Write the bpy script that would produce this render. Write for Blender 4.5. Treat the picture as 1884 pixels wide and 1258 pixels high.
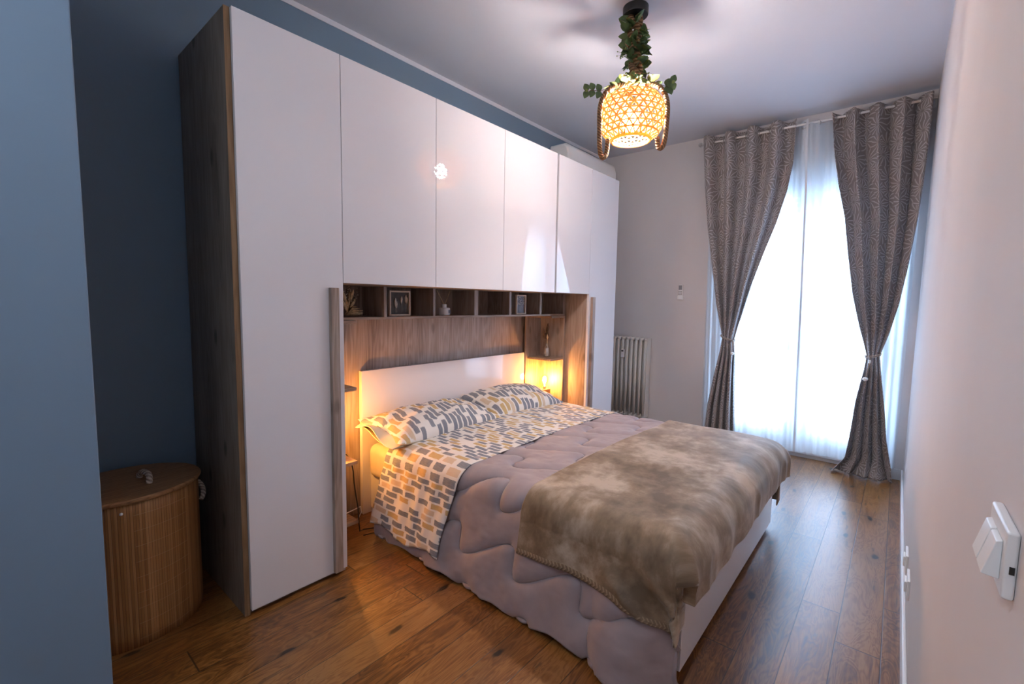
import bpy, bmesh, math, random
import numpy as np
from mathutils import Vector, Matrix
random.seed(7)
PI = math.pi
for o in list(bpy.data.objects): bpy.data.objects.remove(o)
S = bpy.context.scene
C = S.collection

# ------------------------------------------------------------------ camera
yaw, pitch, roll = [math.radians(a) for a in (40.22, -5.044, 0.973)]
fw = Vector((math.cos(pitch)*math.cos(yaw), math.cos(pitch)*math.sin(yaw), math.sin(pitch)))
rt0 = Vector((math.sin(yaw), -math.cos(yaw), 0)); up0 = rt0.cross(fw)
rt = math.cos(roll)*rt0 + math.sin(roll)*up0; up = -math.sin(roll)*rt0 + math.cos(roll)*up0
cd = bpy.data.cameras.new('camera'); cam = bpy.data.objects.new('camera', cd); C.objects.link(cam)
M = Matrix((rt, up, -fw)).transposed().to_4x4(); M.translation = Vector((-0.678, -2.037, 1.357))
cam.matrix_world = M
cd.lens = 839.56*36/1884; cd.sensor_width = 36; cd.clip_start = 0.02; cd.clip_end = 200
S.camera = cam
# ------------------------------------------------------------------ world, exposure
W = bpy.data.worlds.new('sky'); S.world = W; W.use_nodes = True
bg = W.node_tree.nodes['Background']
bg.inputs[0].default_value = (0.52, 0.72, 1.0, 1); bg.inputs[1].default_value = 7.5
S.view_settings.view_transform = 'Standard'; S.view_settings.look = 'None'
S.view_settings.gamma = 1; S.view_settings.use_curve_mapping = False
S.view_settings.exposure = 1.35
PEND_W = 22.0
ENTRY_FILL = 21.0     # unseen fill light added in the entrance behind the camera      # pendant bulb
BED_W = 6.0        # bedside bulbs
# daylight portal in the window opening
pl = bpy.data.lights.new('window_portal', 'AREA'); pl.shape = 'RECTANGLE'; pl.size = 1.36; pl.size_y = 2.5
pl.cycles.is_portal = True
po = bpy.data.objects.new('window_portal', pl); C.objects.link(po)
po.location = (4.22, -1.385, 1.25); po.rotation_euler = (0, math.radians(90), 0)
po.rotation_euler = Matrix(((0, 0, 1), (1, 0, 0), (0, 1, 0))).to_euler()  # -Z axis points to -X

# ------------------------------------------------------------------ node helpers
class NT:
    def __init__(s, name):
        s.m = bpy.data.materials.new(name); s.m.use_nodes = True
        s.t = s.m.node_tree; s.n = s.t.nodes; s.b = s.n['Principled BSDF']; s.out = s.n['Material Output']
    def node(s, ty, **kw):
        n = s.n.new(ty)
        for k, v in kw.items(): setattr(n, k, v)
        return n
    def link(s, a, b): s.t.links.new(a, b)
    def set(s, inp, v):
        if hasattr(v, 'is_output') or isinstance(v, bpy.types.NodeSocket): s.link(v, inp)
        else: inp.default_value = v
    def math(s, op, a, b=None, c=None, clamp=False):
        n = s.node('ShaderNodeMath', operation=op); n.use_clamp = clamp
        s.set(n.inputs[0], a)
        if b is not None: s.set(n.inputs[1], b)
        if c is not None: s.set(n.inputs[2], c)
        return n.outputs[0]
    def vmath(s, op, a, b=None):
        n = s.node('ShaderNodeVectorMath', operation=op); s.set(n.inputs[0], a)
        if b is not None: s.set(n.inputs[1], b)
        return n.outputs[0]
    def sep(s, v):
        n = s.node('ShaderNodeSeparateXYZ'); s.set(n.inputs[0], v); return n.outputs
    def comb(s, x, y, z=0.0):
        n = s.node('ShaderNodeCombineXYZ')
        for i, v in enumerate((x, y, z)): s.set(n.inputs[i], v)
        return n.outputs[0]
    def noise(s, v, scale=5, detail=3, rough=.5, dist=0):
        n = s.node('ShaderNodeTexNoise'); s.set(n.inputs['Vector'], v); n.inputs['Scale'].default_value = scale
        n.inputs['Detail'].default_value = detail; n.inputs['Roughness'].default_value = rough; n.inputs['Distortion'].default_value = dist
        return n.outputs[0]
    def white(s, v):
        n = s.node('ShaderNodeTexWhiteNoise', noise_dimensions='3D'); s.set(n.inputs['Vector'], v); return n.outputs[0]
    def ramp(s, f, stops, interp='LINEAR'):
        n = s.node('ShaderNodeValToRGB'); s.set(n.inputs[0], f); r = n.color_ramp; r.interpolation = interp
        while len(r.elements) < len(stops): r.elements.new(.5)
        for e, (p, c) in zip(r.elements, stops): e.position = p; e.color = (c[0], c[1], c[2], 1) if len(c) == 3 else c
        return n.outputs[0]
    def mix(s, f, a, b, blend='MIX'):
        n = s.node('ShaderNodeMix', data_type='RGBA', blend_type=blend)
        s.set(n.inputs[0], f)
        for i, v in ((6, a), (7, b)):
            if isinstance(v, tuple) and len(v) == 3: v = (*v, 1)
            s.set(n.inputs[i], v)
        return n.outputs[2]
    def ss(s, v, lo, hi):
        n = s.node('ShaderNodeMapRange', interpolation_type='SMOOTHSTEP'); s.set(n.inputs[0], v)
        n.inputs[1].default_value = lo; n.inputs[2].default_value = hi; return n.outputs[0]
    def bump(s, h, strength=.3, dist=.002):
        n = s.node('ShaderNodeBump'); n.inputs['Strength'].default_value = strength; n.inputs['Distance'].default_value = dist
        s.set(n.inputs['Height'], h); s.link(n.outputs[0], s.b.inputs['Normal'])
    def coord(s, kind='Object'): return s.node('ShaderNodeTexCoord').outputs[kind]
    def pos(s): return s.node('ShaderNodeNewGeometry').outputs['Position']
    def pr(s, color=None, rough=None, metal=None, **kw):
        if color is not None: s.set(s.b.inputs['Base Color'], (*color, 1) if isinstance(color, tuple) and len(color) == 3 else color)
        if rough is not None: s.set(s.b.inputs['Roughness'], rough)
        if metal is not None: s.set(s.b.inputs['Metallic'], metal)
        for k, v in kw.items(): s.set(s.b.inputs[k.replace('_', ' ')], v)
        return s.m

def plain(name, color, rough=.5, metal=0, var=.04, scale=8, bump=0, **kw):
    n = NT(name); f = n.noise(n.coord(), scale, 3)
    a = tuple(c*(1-var) for c in color); b = tuple(min(1, c*(1+var)) for c in color)
    n.pr(n.ramp(f, [(.3, a), (.7, b)]), rough, metal, **kw)
    if bump: n.bump(n.noise(n.coord(), scale*12, 2), bump, .001)
    return n.m
def emit(name, color, strength, light=True):
    n = NT(name); n.pr((0.02, 0.02, 0.02), .5); n.b.inputs['Emission Color'].default_value = (*color, 1); n.b.inputs['Emission Strength'].default_value = strength
    return n.m
def wood(name, dark, mid, light, axis=2, rough=.45, fine=90, seed=0., knots=.5):
    n = NT(name); p = n.sep(n.vmath('ADD', n.pos(), (seed, seed*1.7, seed*.3)))
    a = p[axis]; o = [p[i] for i in range(3) if i != axis]
    cr = n.math('ADD', o[0], n.math('MULTIPLY', o[1], .83))
    v1 = n.comb(n.math('MULTIPLY', cr, 1.0), n.math('MULTIPLY', a, .035), 0)
    f1 = n.noise(v1, fine, 4, .6)
    v2 = n.comb(n.math('MULTIPLY', cr, 1.0), n.math('MULTIPLY', a, .12), seed)
    big = n.noise(v2, 9, 2, .5)
    rings = n.math('SINE', n.math('MULTIPLY', big, 75))
    rings = n.math('MULTIPLY_ADD', rings, .045, .0)
    f = n.math('ADD', n.math('MULTIPLY_ADD', big, .5, n.math('MULTIPLY', f1, .55)), rings)
    col = n.ramp(f, [(.33, dark), (.5, mid), (.68, light)])
    vo = n.node('ShaderNodeTexVoronoi', voronoi_dimensions='2D'); n.set(vo.inputs['Vector'], n.comb(n.math('MULTIPLY', cr, 2.6), n.math('MULTIPLY', a, 1.1), seed))
    vo.inputs['Scale'].default_value = 1.3
    k = n.ss(vo.outputs['Distance'], .075, .02)
    col = n.mix(n.math('MULTIPLY', k, knots), col, tuple(c*.35 for c in dark))
    n.pr(col, rough); n.bump(f1, .15, .0006)
    return n.m

M_ = {}
def mats():
    M_['wall_white'] = plain('white wall paint', (.70, .67, .675), .75, var=.015, scale=3, bump=.05)
    M_['wall_blue'] = plain('blue wall paint', (.160, .240, .335), .6, var=.02, scale=3, bump=.05)
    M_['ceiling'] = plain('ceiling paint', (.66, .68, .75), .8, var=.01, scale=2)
    M_['trim'] = plain('white trim lacquer', (.78, .78, .80), .35, var=.01)
    n = NT('white door lacquer'); n.pr((.74, .72, .75), .45, Coat_Weight=1.0, Coat_Roughness=.012, Specular_IOR_Level=.0); n.b.inputs['Coat IOR'].default_value = 1.45
    M_['door'] = n.m
    M_['oak'] = wood('grey brown oak laminate', (.18, .128, .105), (.31, .235, .195), (.42, .34, .295), 2, .5, seed=3.1)
    M_['oak_dark'] = wood('dark oak laminate', (.12, .09, .07), (.20, .155, .125), (.27, .215, .175), 2, .5, seed=8.1, knots=.8)
    M_['oak_x'] = wood('oak laminate shelf', (.16, .10, .07), (.29, .20, .145), (.40, .29, .22), 0, .5, seed=5.1, knots=0)
    M_['oak_edge'] = wood('oak edge band', (.16, .09, .045), (.26, .155, .08), (.33, .21, .12), 2, .45, seed=1.1, knots=.3)
    M_['pine'] = wood('warm honey wood', (.28, .13, .05), (.42, .22, .09), (.5, .28, .13), 2, .5, seed=2.2, knots=.2)
    M_['black'] = plain('matte black', (.02, .02, .02), .45)
    M_['white_plastic'] = plain('white plastic', (.88, .88, .88), .3, var=.01)
    M_['grey_plastic'] = plain('grey plastic', (.25, .25, .26), .4)
    M_['metal'] = plain('brushed metal', (.45, .43, .42), .35, 1)
    M_['white_metal'] = plain('white painted metal', (.80, .79, .78), .3, var=.01)
    M_['radiator'] = plain('cream radiator enamel', (.70, .68, .64), .35, var=.03)
    M_['ceramic'] = plain('pale ceramic', (.68, .64, .64), .35)
    M_['cord'] = plain('cotton cord', (.62, .55, .48), .9, var=.15, scale=200)
    M_['rope'] = rope_mat('jute rope', (.16, .085, .04), (.34, .20, .10))
    M_['cotton_rope'] = rope_mat('cotton rope', (.38, .30, .24), (.70, .60, .52))
    # floor
    n = NT('rustic oak planks'); p = n.sep(n.pos())
    Wp = .145
    ry = n.math('DIVIDE', n.math('ADD', p[1], 1.784+Wp*100), Wp)
    row = n.math('FLOOR', ry); fy = n.math('FRACT', ry)
    off = n.math('MULTIPLY', n.white(n.comb(row, 3.3, 1.1)), 1.5)
    rx = n.math('DIVIDE', n.math('ADD', n.math('ADD', p[0], off), 30.0), 1.5)
    colm = n.math('FLOOR', rx); fx = n.math('FRACT', rx)
    rnd = n.white(n.comb(row, colm, 7.7))
    gy = n.math('MULTIPLY_ADD', rnd, 13.0, p[1])
    v = n.comb(n.math('MULTIPLY', p[0], .07), gy, rnd)
    g1 = n.noise(v, 95, 5, .62, .3)
    v2 = n.comb(n.math('MULTIPLY', p[0], .22), gy, rnd)
    g2 = n.noise(v2, 11, 3, .55, .9)
    cath = n.math('MULTIPLY', n.math('SINE', n.math('MULTIPLY', g2, 80)), .075)
    f = n.math('ADD', n.math('ADD', n.math('MULTIPLY', g1, .55), n.math('MULTIPLY', g2, .35)), cath)
    f = n.math('ADD', f, n.math('MULTIPLY_ADD', rnd, .20, -.07))
    col = n.ramp(f, [(.28, (.09, .031, .007)), (.46, (.22, .085, .018)), (.62, (.32, .150, .045))])
    vo = n.node('ShaderNodeTexVoronoi', voronoi_dimensions='2D'); wob = n.noise(n.pos(), 14, 2)
    n.set(vo.inputs['Vector'], n.comb(n.math('MULTIPLY_ADD', wob, .06, n.math('MULTIPLY', p[0], 1.5)), n.math('MULTIPLY_ADD', wob, .12, n.math('MULTIPLY', p[1], 3.6)), 0)); vo.inputs['Scale'].default_value = 1.15
    kn = n.ss(vo.outputs['Distance'], .075, .03)
    pick = n.ss(n.noise(n.pos(), 2.3, 1), .44, .50)
    kn = n.math('MULTIPLY', kn, pick)
    halo = n.math('MULTIPLY', n.ss(vo.outputs['Distance'], .3, .04), .35)
    crack = n.ss(n.noise(n.comb(n.math('MULTIPLY', p[0], .16), p[1], 4.4), 20, 4, .6, 1.2), .63, .70)
    col = n.mix(n.math('MULTIPLY', halo, pick), col, (.12, .060, .026))
    col = n.mix(n.math('MULTIPLY', crack, .7), col, (.06, .032, .015))
    col = n.mix(kn, col, (.016, .008, .004))
    seam = n.math('MAXIMUM', n.ss(n.math('ABSOLUTE', n.math('SUBTRACT', fy, .5)), .483, .494), n.ss(n.math('ABSOLUTE', n.math('SUBTRACT', fx, .5)), .4975, .499))
    col = n.mix(n.math('MULTIPLY', seam, .9), col, (.035, .02, .01))
    n.pr(col, n.math('MULTIPLY_ADD', g1, .22, .24), Coat_Weight=.5, Coat_Roughness=.28)
    n.bump(n.math('SUBTRACT', n.math('MULTIPLY', g1, .5), n.math('MULTIPLY', seam, 1.5)), .25, .0015)
    M_['floor'] = n.m
    # printed bedlinen, uv in metres, strokes run along v
    for nm, base, sheen in (('printed cotton', (.76, .72, .68), 0),):
        n = NT(nm); uv = n.sep(n.coord('UV'))
        wv = n.noise(n.comb(uv[0], uv[1], 0), 25, 2)
        U = n.math('ADD', n.math('DIVIDE', uv[0], .034), n.math('MULTIPLY_ADD', wv, .12, 50))
        cu = n.math('FLOOR', U); fu = n.math('FRACT', U)
        ov = n.math('MULTIPLY', n.white(n.comb(cu, 1.2, 9.0)), 1.0)
        V = n.math('ADD', n.math('ADD', n.math('DIVIDE', uv[1], .108), ov), n.math('MULTIPLY_ADD', wv, .08, 50))
        cv = n.math('FLOOR', V); fv = n.math('FRACT', V)
        rr = n.white(n.comb(cu, cv, 2.5)); r2 = n.white(n.comb(cu, cv, 8.5))
        edge = n.math('MULTIPLY', n.noise(n.comb(n.math('MULTIPLY', uv[0], 3), uv[1], 0), 60, 2), .10)
        inu = n.ss(n.math('ADD', n.math('ABSOLUTE', n.math('SUBTRACT', fu, .5)), edge), .44, .40)
        hl = n.math('MULTIPLY_ADD', r2, -.10, .48)
        inv = n.ss(n.math('SUBTRACT', n.math('ADD', n.math('ABSOLUTE', n.math('SUBTRACT', fv, .5)), edge), hl), .02, -.02)
        msk = n.math('MULTIPLY', inu, inv)
        cst = n.ramp(rr, [(0, (.095, .118, .175)), (.40, (.50, .31, .075)), (.62, (.60, .45, .30)), (.74, (.12, .14, .19)), (.90, base)], 'CONSTANT')
        streak = n.noise(n.comb(uv[0], n.math('MULTIPLY', uv[1], .15), 0), 260, 2)
        cst = n.mix(n.math('MULTIPLY', streak, .28), cst, base)
        col = n.mix(n.math('MULTIPLY', msk, .95), base, cst)
        n.pr(col, .85); n.bump(n.noise(n.coord('UV'), 900, 1), .1, .0005)
        M_['print'] = n.m
    M_['cream'] = plain('cream cotton', (.70, .62, .46), .9, var=.04, scale=20)
    n = NT('mauve duvet microfibre'); f = n.noise(n.coord('UV'), 9, 4, .6)
    n.pr(n.ramp(f, [(.3, (.31, .25, .265)), (.7, (.37, .305, .32))]), .62, Sheen_Weight=.25); n.bump(n.noise(n.coord('UV'), 28, 3), .25, .004)
    M_['duvet'] = n.m
    n = NT('brown velvet fleece'); uv = n.coord('UV')
    a = n.noise(uv, 3.4, 6, .55, 0); b = n.noise(uv, 17, 5, .6, 0)
    f = n.math('ADD', n.math('MULTIPLY', a, .68), n.math('MULTIPLY', b, .32))
    n.pr(n.ramp(f, [(.38, (.11, .070, .038)), (.49, (.225, .158, .098)), (.61, (.46, .365, .28))]), .6, Sheen_Weight=.5, Sheen_Roughness=.35)
    n.bump(b, .2, .004); M_['fleece'] = n.m
    n = NT('braided fleece trim'); uv = n.sep(n.coord('UV'))
    s_ = n.math('SINE', n.math('ADD', n.math('MULTIPLY', uv[0], 380), n.math('MULTIPLY', n.math('ABSOLUTE', uv[1]), 500)))
    n.pr(n.ramp(s_, [(.2, (.18, .125, .08)), (.8, (.30, .22, .145))]), .8); n.bump(s_, .4, .002); M_['braid'] = n.m
    # curtain jacquard: palm sprays
    n = NT('taupe palm jacquard'); uv = n.coord('UV')
    def sprays(scale, N, off):
        q = n.vmath('ADD', uv, off); vo = n.node('ShaderNodeTexVoronoi', feature='F1'); n.set(vo.inputs['Vector'], q); vo.inputs['Scale'].default_value = scale; vo.inputs['Randomness'].default_value = .75
        vo.voronoi_dimensions = '2D'
        d = n.sep(n.vmath('SUBTRACT', q, vo.outputs['Position']))
        ang = n.math('ARCTAN2', d[1], d[0]); r = vo.outputs['Distance']
        bend = n.math('MULTIPLY', r, .5)
        rr = n.sep(vo.outputs['Color'])[0]
        st = n.math('SINE', n.math('MULTIPLY_ADD', n.math('ADD', ang, bend), N, n.math('MULTIPLY', rr, 9)))
        leaf = n.ss(n.math('ADD', st, n.math('MULTIPLY', r, -1.1)), -.15, .15)
        return n.math('MULTIPLY', leaf, n.ss(r, .05, .14))
    pt = n.math('MAXIMUM', sprays(8.5, 13, (0, 0, 0)), n.math('MULTIPLY', sprays(10, 7, (3.3, 1.7, 0)), .0))
    col = n.mix(pt, (.31, .275, .27), (.60, .575, .585))
    n.pr(col, n.math('MULTIPLY_ADD', pt, -.25, .6), Sheen_Weight=.3)
    tr = n.node('ShaderNodeBsdfTranslucent'); n.set(tr.inputs[0], col); mx = n.node('ShaderNodeMixShader'); mx.inputs[0].default_value = .22
    n.link(n.b.outputs[0], mx.inputs[1]); n.link(tr.outputs[0], mx.inputs[2]); n.link(mx.outputs[0], n.out.inputs[0])
    M_['curtain'] = n.m
    # sheer
    n = NT('white voile'); n.pr((.84, .87, .9), .9)
    tr = n.node('ShaderNodeBsdfTranslucent'); tr.inputs[0].default_value = (.86, .9, .93, 1)
    tp = n.node('ShaderNodeBsdfTransparent'); tp.inputs[0].default_value = (.95, .97, 1, 1)
    m1 = n.node('ShaderNodeMixShader'); m1.inputs[0].default_value = .66
    n.link(n.b.outputs[0], m1.inputs[1]); n.link(tr.outputs[0], m1.inputs[2])
    m2 = n.node('ShaderNodeMixShader'); m2.inputs[0].default_value = .14
    n.link(m1.outputs[0], m2.inputs[1]); n.link(tp.outputs[0], m2.inputs[2]); n.link(m2.outputs[0], n.out.inputs[0])
    M_['sheer'] = n.m
    M_['sheer_hem'] = plain('doubled voile hem', (.75, .78, .82), .9)
    # clear glass
    for nm, key, tint, fac in (('window glass', 'glass', (.96, .98, 1), .07), ('clear glass', 'clear', (.93, .95, .95), .3), ('plastic wrap', 'wrap', (.9, .9, .92), .3)):
        n = NT(nm); tp = n.node('ShaderNodeBsdfTransparent'); tp.inputs[0].default_value = (*tint, 1)
        gl = n.node('ShaderNodeBsdfGlossy'); gl.inputs['Roughness'].default_value = .03
        mx = n.node('ShaderNodeMixShader'); mx.inputs[0].default_value = fac
        n.link(tp.outputs[0], mx.inputs[1]); n.link(gl.outputs[0], mx.inputs[2]); n.link(mx.outputs[0], n.out.inputs[0]); M_[key] = n.m
    # bamboo
    n = NT('bamboo strips'); p = n.sep(n.coord('UV'))
    f = n.noise(n.comb(n.math('MULTIPLY', p[0], 1), n.math('MULTIPLY', p[1], .03), 0), 160, 4, .6)
    cel = n.white(n.comb(n.math('FLOOR', n.math('DIVIDE', p[0], .009)), 0, 0))
    seg = n.math('ABSOLUTE', n.math('SUBTRACT', n.math('FRACT', n.math('DIVIDE', p[0], .009)), .5))
    c = n.ramp(n.math('ADD', n.math('MULTIPLY', f, .6), n.math('MULTIPLY', cel, .4)), [(.25, (.27, .12, .04)), (.5, (.40, .195, .065)), (.75, (.50, .27, .11))])
    gap = n.ss(seg, .40, .49)
    c = n.mix(n.math('MULTIPLY', gap, .75), c, (.05, .025, .01))
    st = n.ss(n.math('ABSOLUTE', n.math('SUBTRACT', n.math('FRACT', n.math('DIVIDE', p[1], .062)), .5)), .02, .006)
    inband = n.ss(n.math('ABSOLUTE', n.math('SUBTRACT', p[0], .62)), .10, .09)
    c = n.mix(n.math('MULTIPLY', n.math('MULTIPLY', st, inband), .45), c, (.62, .45, .28))
    n.pr(c, .55); n.bump(n.math('SUBTRACT', f, gap), .6, .002); M_['bamboo'] = n.m
    n = NT('bamboo lid'); p = n.sep(n.pos())
    f = n.noise(n.comb(n.math('MULTIPLY', p[0], .05), p[1], 0), 120, 4, .6)
    gap = n.ss(n.math('ABSOLUTE', n.math('SUBTRACT', n.math('FRACT', n.math('DIVIDE', p[1], .022)), .5)), .44, .5)
    c = n.ramp(f, [(.35, (.24, .115, .045)), (.65, (.40, .22, .10))]); c = n.mix(n.math('MULTIPLY', gap, .5), c, (.06, .03, .012))
    n.pr(c, .5); M_['lid'] = n.m
    M_['leaf'] = plain('green leaf', (.085, .15, .055), .5, var=.35, scale=30)
    M_['leaf_pale'] = plain('pale green leaf', (.20, .26, .06), .5, var=.3, scale=30)
    M_['stem'] = plain('brown stem', (.10, .07, .03), .7)
    M_['dried'] = plain('dried grass', (.58, .42, .24), .9, var=.3, scale=60)
    M_['dried_white'] = plain('dried white flower', (.62, .52, .42), .9, var=.2, scale=60)
    M_['dried_dark'] = plain('dark dried grass', (.13, .08, .05), .9, var=.3, scale=60)
    n = NT('woven bamboo shade'); n.pr(n.ramp(n.noise(n.coord(), 60, 3), [(.3, (.34, .17, .055)), (.7, (.50, .28, .10))]), .6)
    tr = n.node('ShaderNodeBsdfTranslucent'); tr.inputs[0].default_value = (.75, .36, .10, 1); mx = n.node('ShaderNodeMixShader'); mx.inputs[0].default_value = .42
    n.link(n.b.outputs[0], mx.inputs[1]); n.link(tr.outputs[0], mx.inputs[2]); n.link(mx.outputs[0], n.out.inputs[0]); M_['shade'] = n.m
    M_['bulb'] = emit('lit opal bulb', (1.0, .88, .82), 1)
    M_['led'] = emit('cool led fill', (.80, .90, 1.0), ENTRY_FILL)
    M_['filament'] = emit('glowing amber bulb', (1.0, .40, .075), 1)
    M_['facade'] = plain('pale facade', (.72, .70, .66), .9, scale=.5)
    M_['roof'] = plain('pale roof', (.55, .50, .48), .9)
    M_['concrete'] = plain('pale balcony tiles', (.6, .58, .55), .8)
    M_['frame'] = plain('pale frame wood', (.62, .47, .35), .5, var=.1, scale=40)
    M_['photo'] = plain('dark picture card', (.06, .045, .035), .6, var=.3, scale=30)
    M_['photo_grey'] = plain('grey picture card', (.20, .20, .24), .6, var=.2, scale=20)
def rope_mat(name, a, b):
    n = NT(name); uv = n.sep(n.coord('UV'))
    s_ = n.math('SINE', n.math('ADD', n.math('MULTIPLY', uv[0], 420), n.math('MULTIPLY', uv[1], 6.283*3)))
    n.pr(n.ramp(n.math('MULTIPLY_ADD', s_, .5, .5), [(.1, a), (.8, b)]), .9); n.bump(s_, .8, .003); return n.m

# ------------------------------------------------------------------ mesh helpers
class MB:
    def __init__(s): s.v = []; s.f = []; s.mi = []; s.uv = {}
    def add(s, vs, fs, mi=0):
        o = len(s.v); s.v += [tuple(v) for v in vs]; s.f += [tuple(i+o for i in f) for f in fs]; s.mi += [mi]*len(fs); return s
    def box(s, a, b, mi=0):
        x0, x1 = sorted((a[0], b[0])); y0, y1 = sorted((a[1], b[1])); z0, z1 = sorted((a[2], b[2]))
        return s.add([(x0, y0, z0), (x1, y0, z0), (x1, y1, z0), (x0, y1, z0), (x0, y0, z1), (x1, y0, z1), (x1, y1, z1), (x0, y1, z1)],
                     [(0, 3, 2, 1), (4, 5, 6, 7), (0, 1, 5, 4), (1, 2, 6, 5), (2, 3, 7, 6), (3, 0, 4, 7)], mi)
    def lathe(s, prof, c=(0, 0, 0), n=24, ax='z', mi=0, cap=True, sx=1, sy=1):
        vs = []; fs = []
        for r, h in prof:
            for k in range(n):
                t = 2*PI*k/n; p = (r*math.cos(t)*sx, r*math.sin(t)*sy, h)
                if ax == 'x': p = (p[2], p[0], p[1])
                if ax == 'y': p = (p[1], p[2], p[0])
                vs.append((p[0]+c[0], p[1]+c[1], p[2]+c[2]))
        for i in range(len(prof)-1):
            for k in range(n):
                a = i*n+k; b = i*n+(k+1) % n; fs.append((a, b, b+n, a+n))
        if cap: fs.append(tuple(reversed(range(n)))); fs.append(tuple(range((len(prof)-1)*n, len(prof)*n)))
        return s.add(vs, fs, mi)
    def ball(s, c, r, n=12, m=8, sx=1, sy=1, sz=1, mi=0):
        prof = [(max(1e-4, r*math.sin(PI*i/m)), -r*sz*math.cos(PI*i/m)) for i in range(m+1)]
        return s.lathe(prof, c, n, mi=mi, sx=sx, sy=sy)
    def tube(s, pts, r, n=10, cap=True, mi=0, closed=False):
        P = [Vector(p) for p in pts]; R = r if isinstance(r, (list, tuple)) else [r]*len(P)
        vs = []; fs = []; prev = None
        for i, p in enumerate(P):
            if closed: t = P[(i+1) % len(P)]-P[i-1]
            else: t = P[min(i+1, len(P)-1)]-P[max(i-1, 0)]
            t.normalize()
            if prev is None: a = Vector((0, 0, 1)) if abs(t.z) < .9 else Vector((1, 0, 0)); u = t.cross(a).normalized()
            else: u = (prev-t*prev.dot(t)).normalized()
            prev = u; w = t.cross(u)
            for k in range(n):
                q = p+R[i]*(math.cos(2*PI*k/n)*u+math.sin(2*PI*k/n)*w); vs.append(q[:])
        L = len(P)
        for i in range(L if closed else L-1):
            for k in range(n):
                a = i*n+k; b = i*n+(k+1) % n; j = ((i+1) % L)*n; fs.append((a, b, j+(k+1) % n, j+k))
        if cap and not closed: fs.append(tuple(reversed(range(n)))); fs.append(tuple(range((L-1)*n, L*n)))
        return s.add(vs, fs, mi)
    def build(s, name, mat, parent=None, origin=None, bevel=0, smooth=False, seg=2, sub=0):
        me = bpy.data.meshes.new(name); me.from_pydata(s.v, [], s.f); me.update()
        ms = mat if isinstance(mat, (list, tuple)) else [mat]
        for m in ms: me.materials.append(m)
        for i, p in enumerate(me.polygons): p.material_index = s.mi[i]; p.use_smooth = smooth
        ob = bpy.data.objects.new(name, me); C.objects.link(ob)
        if parent is None and origin is None:
            xs = np.array(s.v); origin = ((xs[:, 0].min()+xs[:, 0].max())/2, (xs[:, 1].min()+xs[:, 1].max())/2, xs[:, 2].min())
        if parent is not None:
            ob.parent = parent; pw = world_of(parent); me.transform(Matrix.Translation(-pw))
        else:
            me.transform(Matrix.Translation(-Vector(origin))); ob.location = origin
        if bevel:
            b = ob.modifiers.new('bevel', 'BEVEL'); b.width = bevel; b.segments = seg; b.limit_method = 'ANGLE'
            if not smooth:
                for p in me.polygons: p.use_smooth = True
                w = ob.modifiers.new('wn', 'WEIGHTED_NORMAL'); w.keep_sharp = True
        if sub: ob.modifiers.new('sub', 'SUBSURF').levels = sub; ob.modifiers['sub'].render_levels = sub
        return ob
def world_of(o):
    v = Vector(o.location)
    while o.parent: o = o.parent; v += Vector(o.location)
    return v
def tag(o, label=None, cat=None, group=None, kind=None):
    if label: o['label'] = label
    if cat: o['category'] = cat
    if group: o['group'] = group
    if kind: o['kind'] = kind
    return o
def thing(name, label, cat, loc, group=None):
    o = bpy.data.objects.new(name, None); C.objects.link(o); o.location = loc; o.empty_display_size = .1
    return tag(o, label, cat, group)
def bx(a, b): return MB().box(a, b)
def struct(name, mb, mat, **kw): return tag(mb.build(name, mat, **kw), kind='structure')
def sheet(name, P, UV, mat, parent=None, thick=0, origin=None, offset=-1):
    """P (nu,nv,3) grid -> mesh with uv"""
    nu, nv = P.shape[:2]; me = bpy.data.meshes.new(name)
    idx = np.arange(nu*nv).reshape(nu, nv)
    F = np.stack([idx[:-1, :-1], idx[1:, :-1], idx[1:, 1:], idx[:-1, 1:]], -1).reshape(-1, 4)
    if origin is None: origin = (float(P[..., 0].mean()), float(P[..., 1].mean()), float(P[..., 2].min()))
    org = world_of(parent) if parent else Vector(origin)
    me.from_pydata((P.reshape(-1, 3)-np.array(org)).tolist(), [], F.tolist())
    uvl = me.uv_layers.new(name='UVMap'); fl = UV.reshape(-1, 2)[F.reshape(-1)]
    uvl.data.foreach_set('uv', fl.reshape(-1).astype(np.float32)); me.materials.append(mat)
    me.polygons.foreach_set('use_smooth', [True]*len(F)); me.update()
    o = bpy.data.objects.new(name, me); C.objects.link(o)
    if parent: o.parent = parent
    else: o.location = origin
    if thick:
        m = o.modifiers.new('solid', 'SOLIDIFY'); m.thickness = thick; m.offset = offset
    return o
def tube_uv(name, pts, r, mat, parent=None, n=8, origin=None):
    pts = [Vector(p) for p in pts]; nu = len(pts); P = np.zeros((nu, n+1, 3)); UV = np.zeros((nu, n+1, 2)); prev = None; L = 0
    for i, p in enumerate(pts):
        t = (pts[min(i+1, nu-1)]-pts[max(i-1, 0)]).normalized()
        if i: L += (p-pts[i-1]).length
        if prev is None: a = Vector((0, 0, 1)) if abs(t.z) < .9 else Vector((1, 0, 0)); u = t.cross(a).normalized()
        else: u = (prev-t*prev.dot(t)).normalized()
        prev = u; w = t.cross(u)
        rr = r[i] if isinstance(r, (list, tuple)) else r
        for k in range(n+1):
            P[i, k] = p+rr*(math.cos(2*PI*k/n)*u+math.sin(2*PI*k/n)*w); UV[i, k] = (L, k/n)
    return sheet(name, P, UV, mat, parent, origin=origin)
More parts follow.
